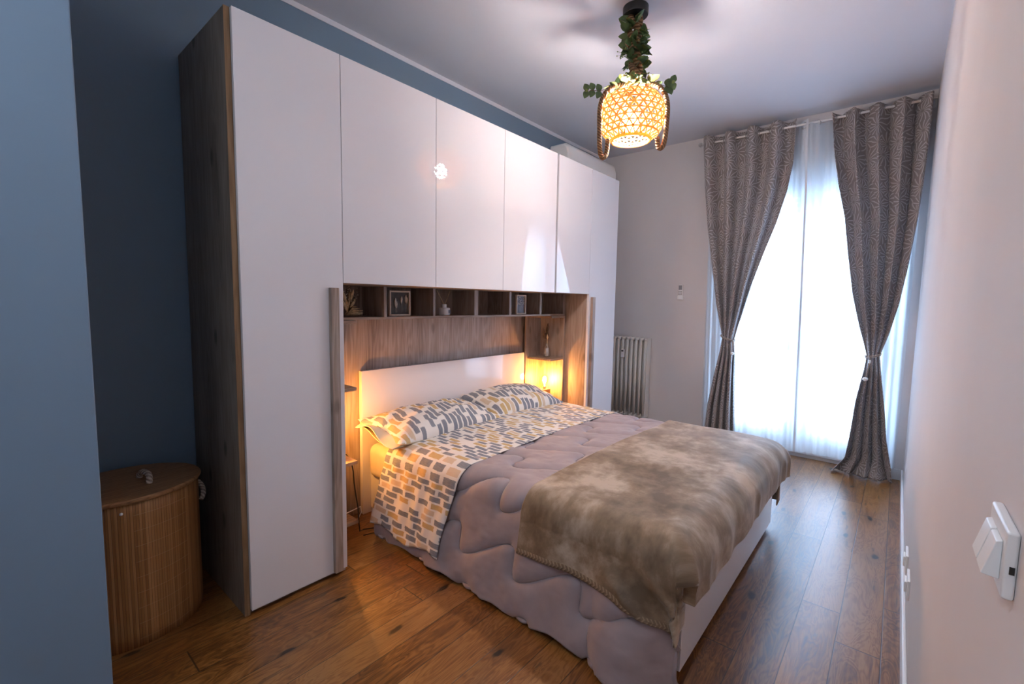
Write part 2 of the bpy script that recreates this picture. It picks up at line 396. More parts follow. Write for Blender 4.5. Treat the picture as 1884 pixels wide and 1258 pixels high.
def vn(x, y, seed=0):
    """value noise in [-1,1]"""
    xi = np.floor(x).astype(int); yi = np.floor(y).astype(int); fx = x-xi; fy = y-yi; fx = fx*fx*(3-2*fx); fy = fy*fy*(3-2*fy)
    def h(a, b):
        n = (a*374761393+b*668265263+seed*69069) & 0x7fffffff; n = (n ^ (n >> 13))*1274126177 & 0x7fffffff
        return ((n ^ (n >> 16)) & 0xffff)/32767.5-1
    return (h(xi, yi)*(1-fx)+h(xi+1, yi)*fx)*(1-fy)+(h(xi, yi+1)*(1-fx)+h(xi+1, yi+1)*fx)*fy
def smooth01(x): x = np.clip(x, 0, 1); return x*x*(3-2*x)
def normals(P):
    du = np.gradient(P, axis=0); dv = np.gradient(P, axis=1); n = np.cross(du, dv); return n/(np.linalg.norm(n, axis=-1, keepdims=True)+1e-9)
mats()

# ================================================================== setting
H, D, HC, XW, YR, YL = 2.46, .58, 2.969, 4.005, -2.145, .60
XB = -1.7
struct('floor', bx((XB-.2, YR-.2, -.12), (XW+.2, YL+.2, 0)), M_['floor'])
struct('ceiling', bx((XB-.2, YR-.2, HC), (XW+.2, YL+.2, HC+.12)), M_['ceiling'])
struct('wall_left', bx((-.85, YL, 0), (XW+.2, YL+.2, HC-.03)), M_['wall_blue'])
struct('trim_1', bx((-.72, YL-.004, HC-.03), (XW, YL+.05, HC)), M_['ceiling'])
struct('wall_right', bx((XB-.2, YR-.2, 0), (XW+.2, YR, HC)), M_['wall_white'])
struct('wall_back', bx((XB-.2, YR, 0), (XB, -.4, HC)), M_['wall_white'])
struct('wall_near', bx((XB-.2, -.4, 0), (-.478, -.27, HC)), M_['wall_blue'], bevel=.004)
struct('wall_alcove', bx((-.85, -.27, 0), (-.72, YL+.2, HC)), M_['wall_blue'])
OY0, OY1, OZ = -.72, -2.055, 2.52          # door opening in the window wall
w = MB().box((XW, YL, 0), (XW+.26, OY0, HC)).box((XW, OY1, 0), (XW+.26, YR, HC)).box((XW, OY0, OZ), (XW+.26, OY1, HC))
struct('wall_window', w, M_['wall_white'])
struct('baseboard_left', MB().box((-.72, YL-.014, 0), (0, YL, .085)).box((3.19, YL-.014, 0), (XW, YL, .085)), M_['trim'], bevel=.003)
struct('baseboard_right', bx((XB, YR, 0), (XW, YR+.014, .085)), M_['trim'], bevel=.004)
struct('baseboard_window', MB().box((XW-.014, YL, 0), (XW, OY0, .085)).box((XW-.014, OY1, 0), (XW, YR, .085)), M_['trim'], bevel=.003)
# glazed balcony door, two leaves
fr = MB(); x0, x1 = 4.10, 4.16
fr.box((x0, OY0, 0), (x1, OY0-.05, OZ)).box((x0, OY1, 0), (x1, OY1+.05, OZ)).box((x0, OY0, OZ-.05), (x1, OY1, OZ))
fr.box((x0, OY0, 0), (x1, OY1, .03))
window = struct('window_1', fr, M_['trim'], bevel=.003)
YC = -1.40
for (a, b) in ((OY0-.052, YC+.001), (YC-.001, OY1+.052)):
    lo, hi = min(a, b), max(a, b); lf = MB()
    sw = .085
    lf.box((x0-.02, lo, .035), (x1-.02, lo+sw, OZ-.055)).box((x0-.02, hi-sw, .035), (x1-.02, hi, OZ-.055))
    for z0, z1 in ((.035, .30), (.96, 1.05), (2.36, OZ-.055)): lf.box((x0-.02, lo+sw, z0), (x1-.02, hi-sw, z1))
    l = lf.build('door_leaf', M_['trim'], window, bevel=.004)
    for z0, z1 in ((.30, .96), (1.05, 2.36)): bx((4.105, lo+sw-.01, z0-.01), (4.111, hi-sw+.01, z1+.01)).build('pane', M_['glass'], l)
hd = MB().box((4.065, YC-.03, .98), (4.08, YC-.005, 1.10)).tube([(4.07, YC-.017, 1.04), (4.03, YC-.017, 1.04), (4.03, YC-.13, 1.04)], .009)
hd.build('handle', M_['metal'], window)
# outside
tag(bx((4.27, -6, -.14), (5.5, 4, -.02)).build('balcony_floor', M_['concrete']), kind='structure')
rl = MB().box((5.38, -6, .98), (5.43, 4, 1.03)).box((5.39, -6, .06), (5.42, 4, .10))
for i in range(84): rl.box((5.395, -6+.12*i, -.02), (5.415, -5.98+.12*i, .99))
tag(rl.build('balcony_railing', M_['white_metal']), 'white balcony railing of upright bars behind the voile curtains', 'railing')
sh = MB()
for i in range(7): sh.box((4.19, OY0, 2.20+i*.045), (4.20, OY1, 2.241+i*.045))
tag(sh.build('roller_shutter', M_['ceramic']), 'pale roller shutter partly lowered over top of balcony door', 'shutter')
bd = thing('apartment_building', 'pale low building seen through the voile beyond the balcony', 'building', (18, 2, -3))
bx((16, -9, -3), (22, 14, 2.9)).build('wall', M_['facade'], bd)
bx((15.8, -9.2, 2.9), (22.2, 14.2, 3.15)).build('roof', M_['roof'], bd)
for i in range(7):
    bx((15.95, -7+i*2.8, .6), (16.02, -6+i*2.8, 2.0)).build('window', M_['grey_plastic'], bd)

# ================================================================== wardrobe wall
X = [.02, .464, 1.03, 1.605, 2.200, 2.705, 3.176]
ZL = 1.432
def door(par, xa, xb, z0, z1):
    return bx((xa+.0015, -.02, z0), (xb-.0015, 0, z1)).build('door', M_['door'], par, bevel=.0015)
def tall(xa, xb, name, label, hx, left):
    t = thing('tall_wardrobe', label, 'wardrobe', ((xa+xb)/2, .3, 0))
    # carcass
    side = M_['oak_dark']
    bx((xa if left else xa+.0, .0 if left else .0, 0), (xa+.022, D, H)).build('side_panel', side if left else M_['oak'], t, bevel=.001)
    bx((xb-.022, .0, 0), (xb, D, H)).build('side_panel', M_['oak'] if left else M_['door'], t, bevel=.001)
    bx((xa+.022, .0, H-.022), (xb-.022, D, H)).build('top_panel', M_['oak'], t)
    bx((xa+.022, .01, 0), (xb-.022, D, .03)).build('plinth', M_['oak_dark'], t)
    bx((xa+.022, D-.012, .03), (xb-.022, D, H-.022)).build('back_panel', M_['oak'], t)
    d = door(t, xa+(.02 if left else 0), xb, .024, H)
    hd = bx((hx[0], -.045, .03), (hx[1], -.02, 1.407)).build('handle', M_['oak_x'] if 0 else M_['oak'], d, bevel=.002)
    return t
tl = tall(0, X[1], 'l', 'tall white wardrobe with dark oak side at left end of wardrobe wall', (.389, .429), True)
bx((-.0008, -.003, 0), (.0195, -.0002, H)).build('edge_band', M_['oak_edge'], tl)
tall(X[5], X[6], 'r', 'tall white narrow wardrobe beside the radiator at right end', (2.737, 2.778), False)
def overhead(xs, label):
    t = thing('overhead_cabinet', label, 'cabinet', ((xs[0]+xs[-1])/2, .3, ZL))
    xa, xb = xs[0], xs[-1]
    c = MB().box((xa+.001, .0, ZL), (xa+.018, D, H)).box((xb-.018, .0, ZL), (xb-.001, D, H)).box((xa, .0, H-.018), (xb, D, H)).box((xa, .0, ZL), (xb, D, ZL+.018)).box((xa, D-.01, ZL), (xb, D, H))
    c.build('cabinet_body', M_['oak'], t)
    for i in range(len(xs)-1): door(t, xs[i]+(.02 if xs[i] == X[4] else 0), xs[i+1], ZL, H)
overhead([X[1], X[2], X[3]], 'white overhead cabinet with two doors reflecting the pendant lamp, left over bed')
overhead([X[3], X[4], X[5]], 'white overhead cabinet with oak gap between its doors, right over bed')
# cubby row
t = thing('cubby_shelf', 'row of open oak cubbyholes under the overhead cabinets', 'shelf', (1.6, .3, 1.24))
RF = .22; RB = .455
bx((X[1], RF, 1.243), (X[5], RB, 1.258)).build('bottom_board', M_['oak_x'], t, bevel=.001)
bx((X[1], RB-.01, 1.258), (X[5], RB, ZL)).build('back_board', M_['oak'], t)
for xa, xb in ((.849, .869), (1.211, 1.229), (1.58, 1.618), (1.953, 1.977), (2.338, 2.362)):
    bx((xa, RF, 1.258), (xb, RB-.01, ZL-.001)).build('divider', M_['oak'], t, bevel=.001)
bx((2.68, RF, 1.258), (2.704, RB-.01, ZL-.001)).build('divider', M_['oak'], t, bevel=.001)
# back panel
tag(bx((X[1], .50, 0), (X[5], .52, ZL-.001)).build('back_panel', M_['oak'], bevel=.001), 'wide oak panel behind the headboard under the cubbyholes', 'panel')
# bedside units
ZS = (.875, .462, .12)
def bedside(left, label):
    xa, xb = (.466, .66) if left else (2.487, 2.683)
    t = thing('bedside_unit', label, 'bedside unit', ((xa+xb)/2, .33, 0))
    sx = (.466, .486) if left else (2.675, 2.697)
    bx((sx[0], .205, .0), (sx[1], .474, 1.242)).build('side_board', M_['oak'], t, bevel=.001)
    b = (.486, .675) if left else (2.462, 2.675)
    bx((b[0], .456, .0), (b[1], .474, 1.242)).build('back_board', M_['oak'], t, bevel=.001)
    s = (.486, .662) if left else (2.487, 2.675)
    for z in (1.242,)+ZS: bx((s[0], .205, z-.019), (s[1], .456, z)).build('shelf_board', M_['oak_x'], t, bevel=.0015)
    return t
bedside(True, 'oak bedside shelf unit at left of bed, half hidden by tall wardrobe')
bedside(False, 'oak bedside shelf unit right of headboard holding vase and lamp')
# bedside lamps
def bed_lamp(x, y, z, label):
    t = thing('table_lamp', label, 'lamp', (x, y, z), 'cube lamps on the bedside shelves')
    bx((x-.04, y-.04, z), (x+.04, y+.04, z+.128)).build('lamp_base', M_['pine'], t, bevel=.004)
    MB().lathe([(.013, z+.128), (.015, z+.131), (.015, z+.150), (.011, z+.154)], (x, y, 0)).build('socket', M_['metal'], t)
    prof = [(.011, .150), (.016, .162), (.030, .185), (.036, .208), (.034, .228), (.022, .247), (.006, .254)]
    MB().lathe([(r, z+h) for r, h in prof], (x, y, 0)).build('bulb', M_['clear'], t, smooth=True)
    MB().ball((x, y, z+.207), .017, sz=1.5).build('filament', M_['filament'], t, smooth=True)
M_['filament'].node_tree.nodes['Principled BSDF'].inputs['Emission Strength'].default_value = BED_W*95
bed_lamp(2.585, .335, ZS[1], 'lit amber bulb on wooden cube right of bed')
bed_lamp(.575, .33, ZS[1], 'lit amber bulb on wooden cube left of bed, only its glow shows')
MB().tube([(.60, .37, .47), (.64, .38, .468), (.668, .37, .46), (.672, .34, .42), (.668, .30, .36), (.655, .27, .30), (.66, .25, .24), (.668, .24, .18), (.664, .25, .13), (.69, .3, .03), (.72, .33, .012), (.74, .3, .008), (.73, .25, .008), (.70, .24, .008)], .0035, 6)
cb = MB().tube([(.60, .37, .467), (.64, .36, .468), (.669, .34, .464), (.675, .30, .44), (.672, .27, .38), (.664, .25, .32), (.668, .24, .25), (.674, .23, .18), (.672, .22, .1), (.69, .24, .03), (.74, .28, .008), (.79, .25, .008), (.76, .20, .008), (.70, .22, .008)], .0035, 6)
tag(cb.build('power_cable', M_['black'], smooth=True), 'black cable hanging from the left bedside shelf', 'cable')
ps = thing('power_strip', 'black power socket block on lowest left bedside shelf', 'power strip', (.55, .27, ZS[2]))
bx((.50, .23, ZS[2]), (.585, .30, ZS[2]+.045)).build('socket_block', M_['black'], ps, bevel=.004)
MB().tube([(.585, .265, .15), (.62, .26, .155), (.66, .24, .17), (.69, .23, .18), (.70, .24, .14), (.685, .25, .10)], .003, 6).build('cable', M_['white_plastic'], ps, smooth=True)
# small things on the shelves
def bouquet(par, base, hts, mat, nst, spread, seed, blob=.006, kind='ball'):
    r = random.Random(seed); st = MB(); bl = MB()
    for i in range(nst):
        a = r.uniform(0, 2*PI); q = r.uniform(0, spread); h = r.uniform(*hts)
        p1 = (base[0]+math.cos(a)*q, base[1]+math.sin(a)*q*.5, base[2]+h)
        mid = (base[0]+math.cos(a)*q*.35, base[1]+math.sin(a)*q*.2, base[2]+h*.55)
        st.tube([base, mid, p1], .0009, 4)
        if kind == 'ball': bl.ball(p1, blob*r.uniform(.6, 1.2), 6, 4)
        else:
            d = (Vector(p1)-Vector(mid)).normalized(); pts = [Vector(p1)+d*k*blob*1.6 for k in (-2, -1, 0, 1, 2)]; bl.tube(pts, [.001, blob*.7, blob, blob*.7, .001], 6)
    return st, bl
v = thing('dried_bouquet', 'dried grasses and tiny white buds in the leftmost cubbyhole', 'dried flowers', (.72, .32, 1.258))
st, bl = bouquet(v, (.70, .33, 1.262), (.07, .165), None, 44, .055, 3, .0032)
st.build('stems', M_['stem'], v); bl.build('buds', M_['dried_white'], v, smooth=True)
st, bl = bouquet(v, (.68, .33, 1.262), (.05, .12), None, 12, .04, 5, .011, 'p')
bl.build('plumes', M_['dried'], v, smooth=True)
q = MB()
for i, (dx, dz) in enumerate([(.07, .016), (.075, .028), (.06, .04), (.08, .008), (.055, .05)]): q.tube([(.68, .31+.01*i, 1.268), (.71, .30+.01*i, 1.262+dz), (.69+dx, .29+.01*i, 1.262+dz*1.05)], [.002, .009, .001], 6)
q.build('base_leaves', M_['dried'], v, smooth=True)
def pic(name, label, xa, xb, y, fmat, cmat, fl, seed):
    t = thing(name, label, 'picture frame', ((xa+xb)/2, y, 1.258)); z0, z1 = 1.259, 1.412; b = .010
    MB().box((xa, y-.012, z0), (xa+b, y+.006, z1)).box((xb-b, y-.012, z0), (xb, y+.006, z1)).box((xa+b, y-.012, z0), (xb-b, y+.006, z0+b)).box((xa+b, y-.012, z1-b), (xb-b, y+.006, z1)).build('frame', fmat, t, bevel=.0015)
    bx((xa+b, y, z0+b), (xb-b, y+.004, z1-b)).build('backing', cmat, t)
    m = MB(); r = random.Random(seed)
    if fl == 'plume':
        for cx, cz, s in ((.30, .52, 1.), (.36, .42, .8), (.6, .62, .85), (.80, .66, .95), (.86, .60, .7)):
            px = xa+(xb-xa)*cx; pz = z0+(z1-z0)*cz
            m.tube([(px+.004, y-.002, pz+.030*s), (px, y-.003, pz+.012*s), (px-.001, y-.003, pz-.01*s), (px+.001, y-.002, pz-.03*s)], [.001, .0075*s, .006*s, .001], 6)
            m.tube([(px+.001, y-.002, pz-.028*s), (px+.003, y-.002, z0+.02)], .0007, 4)
    else:
        for i in range(60): m.ball((r.uniform(xa+.014, xb-.014), y-.003, r.uniform(z0+.075, z1-.016)), r.uniform(.0015, .004), 6, 4)
        for i in range(8):
            a = r.uniform(xa+.02, xb-.02); m.tube([(a, y-.002, z0+.1), ((a+(xa+xb)/2)/2, y-.002, z0+.02)], .0006, 4)
    m.build('pressed_flowers', M_['dried_white'] if fl == 'plume' else M_['ceramic'], t, smooth=True)
pic('picture_frame', 'pale wood frame with dried plumes on dark card, second cubbyhole', .935, 1.087, .30, M_['frame'], M_['photo'], 'plume', 1)
pic('picture_frame', 'narrow frame with white pressed flowers on grey card', 2.085, 2.205, .27, M_['frame'], M_['photo_grey'], 'buds', 2)
t = thing('reed_diffuser', 'round pale reed diffuser with two sticks in third cubbyhole', 'diffuser', (1.375, .30, 1.258))
MB().lathe([(.034, 1.259), (.037, 1.262), (.037, 1.305), (.034, 1.309), (.014, 1.31)], (1.375, .30, 0), 28).build('bottle', M_['ceramic'], t, bevel=.001)
MB().lathe([(.015, 1.31), (.015, 1.332), (.008, 1.333)], (1.375, .30, 0), 20).build('neck', M_['white_plastic'], t)
bx((1.378, .262, 1.275), (1.398, .264, 1.295)).build('tag', M_['photo_grey'], t)
MB().tube([(1.375, .30, 1.325), (1.31, .30, 1.424)], .0018, 6).build('reed_stick', M_['dried'], t)
MB().tube([(1.375, .30, 1.325), (1.435, .31, 1.424)], .0018, 6).build('reed_stick', M_['dried'], t)
t = thing('flower_vase', 'small clear glass bottle vase of dried grasses on right bedside shelf', 'vase', (2.60, .33, ZS[0]))
MB().lathe([(.026, .0), (.030, .004), (.030, .06), (.024, .085), (.013, .10), (.012, .118), (.015, .122)], (2.60, .33, ZS[0]), 24).build('vase_glass', M_['clear'], t, smooth=True)
st, bl = bouquet(t, (2.60, .33, ZS[0]+.05), (.12, .23), None, 22, .055, 9, .010, 'p')
st.build('stems', M_['dried_dark'], t); bl.build('plumes', M_['dried_dark'], t, smooth=True)
MB().tube([(2.60, .33, ZS[0]+.03), (2.598, .325, ZS[0]+.12), (2.592, .32, ZS[0]+.17)], [.003, .004, .003], 6).tube([(2.592, .32, ZS[0]+.15), (2.585, .315, ZS[0]+.175), (2.582, .315, ZS[0]+.21)], [.002, .010, .001], 6).build('pale_plume', M_['dried'], t, smooth=True)
# paper/label inside vase
bx((2.590, .325, ZS[0]+.006), (2.618, .335, ZS[0]+.075)).build('label_card', M_['ceramic'], t)

# air conditioner on the left wall
t = thing('air_conditioner', 'white rounded air conditioner on the wall above the tall right wardrobe', 'air conditioner', (3.38, .5, 2.55))
pr = [(.58, 2.55), (.44, 2.55), (.39, 2.57), (.37, 2.62), (.37, 2.74), (.385, 2.80), (.42, 2.83), (.598, 2.83)]
m = MB(); n_ = len(pr); xa, xb = 2.93, 3.86
prf = lambda x, s: [(x, .485+(y-.485)*s, 2.69+(z-2.69)*s) for y, z in pr]
vs = prf(xa, .90)+prf(xa+.03, 1)+prf(xb-.03, 1)+prf(xb, .90)
fs = [tuple(range(n_)), tuple(reversed(range(3*n_, 4*n_)))]
for j in range(3):
    for i in range(n_): fs.append((j*n_+i, (j+1)*n_+i, (j+1)*n_+(i+1) % n_, j*n_+(i+1) % n_))
m.add([(x, min(y, .597), z) for x, y, z in vs], fs); m.build('casing', M_['white_plastic'], t, bevel=.012, seg=3)
bx((3.50, .366, 2.60), (3.55, .37, 2.612)).build('indicator', M_['black'], t)
MB().box((2.98, .40, 2.542), (3.80, .50, 2.55)).build('air_flap', M_['grey_plastic'], t)

# ================================================================== bed
bed = thing('double_bed', 'white double bed with plain panel headboard and box base', 'bed', (1.65, -.5, 0))
BX0, BX1, BYF = .905, 2.43, -1.52
bx((.848, .462, 0), (2.449, .492, .915)).build('headboard', M_['door'], bed, bevel=.002)
bx((BX0, BYF, .03), (BX1, BYF+.022, .36)).build('footboard', M_['door'], bed, bevel=.002)
bx((BX0, BYF+.022, .03), (BX0+.022, .462, .26)).build('side_rail', M_['door'], bed, bevel=.002)
bx((BX1-.022, BYF+.022, .03), (BX1, .462, .26)).build('side_rail', M_['door'], bed, bevel=.002)
for x in (BX0+.06, BX1-.10):
    for y in (BYF+.08, .38): bx((x, y, 0), (x+.05, y+.05, .03)).build('leg', M_['black'], bed)
mt = bx((.875, -1.46, .24), (2.455, .455, .455)).build('mattress', M_['cream'], bevel=.05, seg=5)
tag(mt, 'cream mattress with fitted sheet lit by left bedside lamp', 'mattress')

ZT, R0 = .495, .075
EX0, EX1, EYF = .855, 2.475, -1.53
def base(a, b, zt=ZT):
    """unfolded coords -> draped surface over the bed"""
    e = np.maximum(0, EX0+R0-a); th = np.minimum(e/R0, PI/2); dn = R0*(1-np.cos(th))+np.maximum(0, e-R0*PI/2)
    h = np.maximum(0, e-R0*PI/2)
    x = np.where(e > 0, EX0+R0-R0*np.sin(th), a)
    wv = (.5*np.sin(b*11+1.2*np.sin(b*4))+.3*np.sin(b*23+2+h*4)+.35*vn(b*6, h*2, 4))
    kf = smooth01((-1.22-b)/.09)*smooth01(h/.3)
    g = smooth01((-1.36-b)/.16)
    x = x - h*.075/.38*(1-g) - .012*wv*smooth01(h/.36)*(1-.7*kf)*(1-g) - .045*kf*(1-g) + .02*g*smooth01(h/.1)
    e2 = np.maximum(0, a-(EX1-R0)); th2 = np.minimum(e2/R0, PI/2); dn2 = R0*(1-np.cos(th2))+np.maximum(0, e2-R0*PI/2)
    x = np.where(e2 > 0, EX1-R0+R0*np.sin(th2)+.12*np.maximum(0, e2-R0*PI/2), x)
    ef = np.maximum(0, EYF+R0-b); thf = np.minimum(ef/R0, PI/2); dnf = R0*(1-np.cos(thf))+np.maximum(0, ef-R0*PI/2)
    y = np.where(ef > 0, EYF+R0-R0*np.sin(thf), b)
    dx = np.maximum(dn, dn2)
    z = zt-np.maximum(dx, dnf)
    crown = .014*np.sin(np.clip((a-EX0)/(EX1-EX0), 0, 1)*PI)
    return np.stack([x, y, z+crown], -1), e, e2, ef
def sheet_pts(A, B, lift, disp=0, **kw):
    P, e, e2, ef = base(A, B, **kw); N = normals(P)
    if N[N.shape[0]//2, N.shape[1]//2, 2] < 0: N = -N
    P = P+N*(lift+disp)[..., None] if not np.isscalar(lift) or not np.isscalar(disp) else P+N*(lift+disp)
    return P
# --- duvet
na, nb = 330, 210
bb = np.linspace(.15, -1.56, nb)
eh = .455+.010*np.sin(bb*19)+.008*np.sin(bb*7)+.06*smooth01((-1.22-bb)/.12)   # length hanging on the near side
eh = eh + R0*(PI/2-1)
A = np.zeros((na, nb)); B = np.zeros((na, nb))
tt = np.linspace(0, 1, na)
for j in range(nb):
    a0 = EX0+R0-eh[j]-.03; a1 = EX1-R0+R0*PI/2+.24
    A[:, j] = a0+(a1-a0)*tt; B[:, j] = bb[j]+.02*smooth01((EX0+R0-A[:, j])/.4)*smooth01((bb[j]+.5)/.65)
# on the near side the head edge of the duvet slants
per = .34
Bp = B+.85*(A-.86); ph_ = 2*PI*Bp/per+.4
f_ = .066*np.sin(ph_); fp = .066*2*PI/per*np.cos(ph_)
t_ = (A-f_-.86)/.255
dist = np.abs(t_-np.round(t_))*.255/np.sqrt((1-.85*fp)**2+fp**2+.02)
puff = .026*(1-np.exp(-dist/.016))
puff += .002*vn(A*22, B*30, 1)+.001*vn(A*60, B*25, 2)
e_ = np.maximum(0, EX0+R0-A)
puff += .0035*np.sin(B*80+2.5*np.sin(B*9)+A*6)*smooth01(e_/.12)*smooth01((.34-e_)/.1)*(.5+.5*vn(B*5,A*0,3))
P = sheet_pts(A, B, .004, puff)
# near the foot the side flares to the floor
P[..., 2] = np.maximum(P[..., 2], .012)
du = sheet('duvet', P, np.stack([A, B], -1), M_['duvet'], thick=.012)
tag(du, 'mauve grey quilted duvet with wavy stitching hanging over bed side', 'duvet')
# --- folded sheet top
na, nb = 220, 110
A = np.zeros((na, nb)); B = np.zeros((na, nb))
s_ = np.linspace(0, 1, na)[:, None]; r_ = np.linspace(0, 1, nb)[None, :]
a0 = EX0+R0-.47+.02*np.sin(r_*9); a1 = EX1-R0+.18
A = a0+(a1-a0)*s_+0*r_
e_ = np.maximum(0, EX0+R0-A)
btop = .155+.04*smooth01(e_/.42); bbot = -.450+.07*smooth01(e_/.42)
B = btop+(bbot-btop)*r_
wr = .003*vn(A*14, B*20, 5)+.007*np.exp(-((B-.02-.25*e_)/.03)**2)*smooth01(e_/.1)+.004*np.sin(B*60+A*8)*smooth01(e_/.15)
P = sheet_pts(A, B, .041+.010*smooth01(e_/.1), wr)
sh = sheet('flat_sheet', P, np.stack([A, B], -1), M_['print'], thick=.003)
tag(sh, 'patterned cream top sheet with grey and mustard strokes folded over duvet', 'bed sheet')
# --- fleece throw
na, nb = 300, 190
s_ = np.linspace(0, 1, na)[:, None]; r_ = np.linspace(0, 1, nb)[None, :]
b0 = -.855+.012*np.sin(s_*7)
A = EX0+R0-(.23+R0*PI/2)+(EX1-R0+R0*PI/2+.30-(EX0+R0-(.23+R0*PI/2)))*s_
b1 = EYF+R0-R0*PI/2-.085*(1-smooth01((EX0+R0-A-.16)/.16))
B = b0+(b1-b0)*r_
hemd = np.interp(-B, [.85, 1.1, 1.29, 1.46, 1.56], [.185, .165, .18, .225, .27])
a0 = EX0+R0-(hemd+R0*PI/2-.04); a1 = EX1-R0+R0*PI/2+.30
A = a0+(a1-a0)*s_
e_ = np.maximum(0, EX0+R0-A); e2 = np.maximum(0, A-(EX1-R0)); ef = np.maximum(0, EYF+R0-B)
cr = smooth01((e_-.04)/.2)*smooth01((-1.15-B)/.3)
wr = .006*vn(A*4, B*4, 7)+.0018*vn(A*10, B*10, 8)
th = np.arctan2(.48-e_, B+1.66)
wr += .014*(1-np.abs(np.sin(th*9+.5)))**1.5*cr*1.6 + .004*np.sin(B*24+1)*smooth01(e_/.2)*(1-cr)
wr += .020*smooth01((.30-np.hypot(A-EX0-.12, B+1.42))/.3)*0
wr += .007*vn(A*9, B*5, 12)*smooth01(ef/.1)
wr += .045*smooth01(e2/.15)*(.6+.4*np.sin(B*22))*smooth01((-1.0-B)/.3)
P = sheet_pts(A, B, .049, wr)
P[..., 1] = np.where(ef > 0, np.maximum(P[..., 1], BYF-.065+.01*np.sin(A*20)), P[..., 1])
bl = thing('fleece_blanket', 'brown velvet fleece throw with braided hem across foot of bed', 'blanket', (1.65, -1.2, .49))
sheet('throw', P, np.stack([A, B], -1), M_['fleece'], bl, thick=.008)
# braided trim along the near hem
E0 = P[0]; E1 = P[4]; trim = np.zeros((nb, 7, 3)); tuv = np.zeros((nb, 7, 2)); L = np.concatenate([[0], np.cumsum(np.linalg.norm(np.diff(E0, axis=0), axis=1))])
for k in range(7):
    q = (k/6-.5)*2; dirv = (E1-E0)/np.linalg.norm(E1-E0, axis=1, keepdims=True)
    trim[:, k] = E0+dirv*(.010-.012*q)+np.array([-.007*math.cos(q*1.4)-.001, 0, 0]); tuv[:, k, 0] = L; tuv[:, k, 1] = q*.01
sheet('braided_hem', trim, tuv, M_['braid'], bl, thick=.004)

# --- pillows
def pillow(cx, cy, cz, w, d, h, rot, tilt, label, flap, seed):
    n1, n2 = 70, 46
    u = np.linspace(-1, 1, n1)[:, None]+np.zeros((1, n2)); v = np.linspace(-1, 1, n2)[None, :]+np.zeros((n1, 1))
    pinch = 1-.07*(1-u**2)*0
    X_ = u*w/2*(1-.10*(1-np.abs(v))**1*np.abs(u)**3*0-.05*(1-v**2)*np.abs(u)**4); Y_ = v*d/2*(1-.09*(1-u**2)*np.abs(v)**4)
    hh = ((1-np.abs(u)**2.6)*(1-np.abs(v)**2.4)); hh = np.clip(hh, 0, 1)**.55
    hh = np.maximum(hh, 0)
    wr = .010*vn(u*3+seed, v*3, seed)+.006*vn(u*8, v*8, seed+1)
    wr = wr*np.clip(hh*2, 0, 1)
    corner = .02*(np.abs(u)*np.abs(v))**4
    top = hh*h*.62+wr+corner; bot = -hh*h*.38+corner
    ca, sa = math.cos(rot), math.sin(rot); ct, st = math.cos(tilt), math.sin(tilt)
    def tf(Xa, Ya, Za):
        y1 = Ya*ct-Za*st; z1 = Ya*st+Za*ct
        return np.stack([cx+Xa*ca-y1*sa, cy+Xa*sa+y1*ca, cz+z1], -1)
    t = thing('pillow', label, 'pillow', (cx, cy, cz-.05), 'printed pillows against the headboard')
    sheet('pillowcase_front', tf(X_, Y_, top), np.stack([Y_+.013*seed, X_], -1) if 0 else np.stack([X_*.8+seed*.7, Y_*.8+seed*.3], -1), M_['print'], t)
    sheet('pillowcase_back', tf(X_, Y_, bot)[:, ::-1], np.stack([X_, Y_], -1)[:, ::-1], M_['cream'], t)
    if flap:
        # open pillowcase end with loose cream flap
        n3 = 26; vv = np.linspace(-.95, .92, n2)[None, :]+np.zeros((n3, 1)); q = np.linspace(0, 1, n3)[:, None]+np.zeros((1, n2))
        for sgn, ln in ((1, .075), (-1, .06)):
            Xf = -w/2*.93-q*ln*(1-.2*vv**2); Yf = vv*d/2*(1-.08*q)
            Zf = sgn*(.022*(1-vv**2)*(1-q*.3))+.010*np.sin(vv*5+sgn)*q+.02*q*np.sin(vv*3+1)
            sheet('pillowcase_flap', tf(Xf, Yf, Zf+.0), np.stack([Xf, Yf], -1), M_['cream'], t, thick=.003)
    return t
pillow(1.235, .235, .575, .86, .43, .165, math.radians(1), math.radians(9), 'left pillow in stroke-printed case with loose cream open end', True, 2)
pillow(2.045, .245, .575, .76, .43, .18, math.radians(-4), math.radians(12), 'right pillow in stroke-printed case near the vase shelf', False, 5)

# ================================================================== pendant
PX, PY = 1.758, -.822
pd = thing('pendant_lamp', 'woven bamboo pendant lamp hung on jute rope from the ceiling', 'lamp', (PX, PY, 2.29))
MB().lathe([(.001, HC-.045), (.066, HC-.045), (.068, HC-.04), (.068, HC-.001)], (PX, PY, 0), 40).build('canopy', M_['black'], pd, bevel=.001)
prof = [(.070, 2.522), (.110, 2.515), (.142, 2.497), (.163, 2.470), (.176, 2.438), (.180, 2.40), (.178, 2.365), (.171, 2.332), (.156, 2.302), (.132, 2.278), (.105, 2.265)]
zs_ = np.linspace(2.522, 2.267, 10); pz = [q[1] for q in prof][::-1]; pr_ = [q[0] for q in prof][::-1]
m = MB(); N = 24; ring = []
for i, z in enumerate(zs_):
    r = float(np.interp(z, pz, pr_)); ring.append([Vector((PX+r*math.cos(2*PI*(k+.5*(i % 2))/N), PY+r*math.sin(2*PI*(k+.5*(i % 2))/N), z)) for k in range(N)])
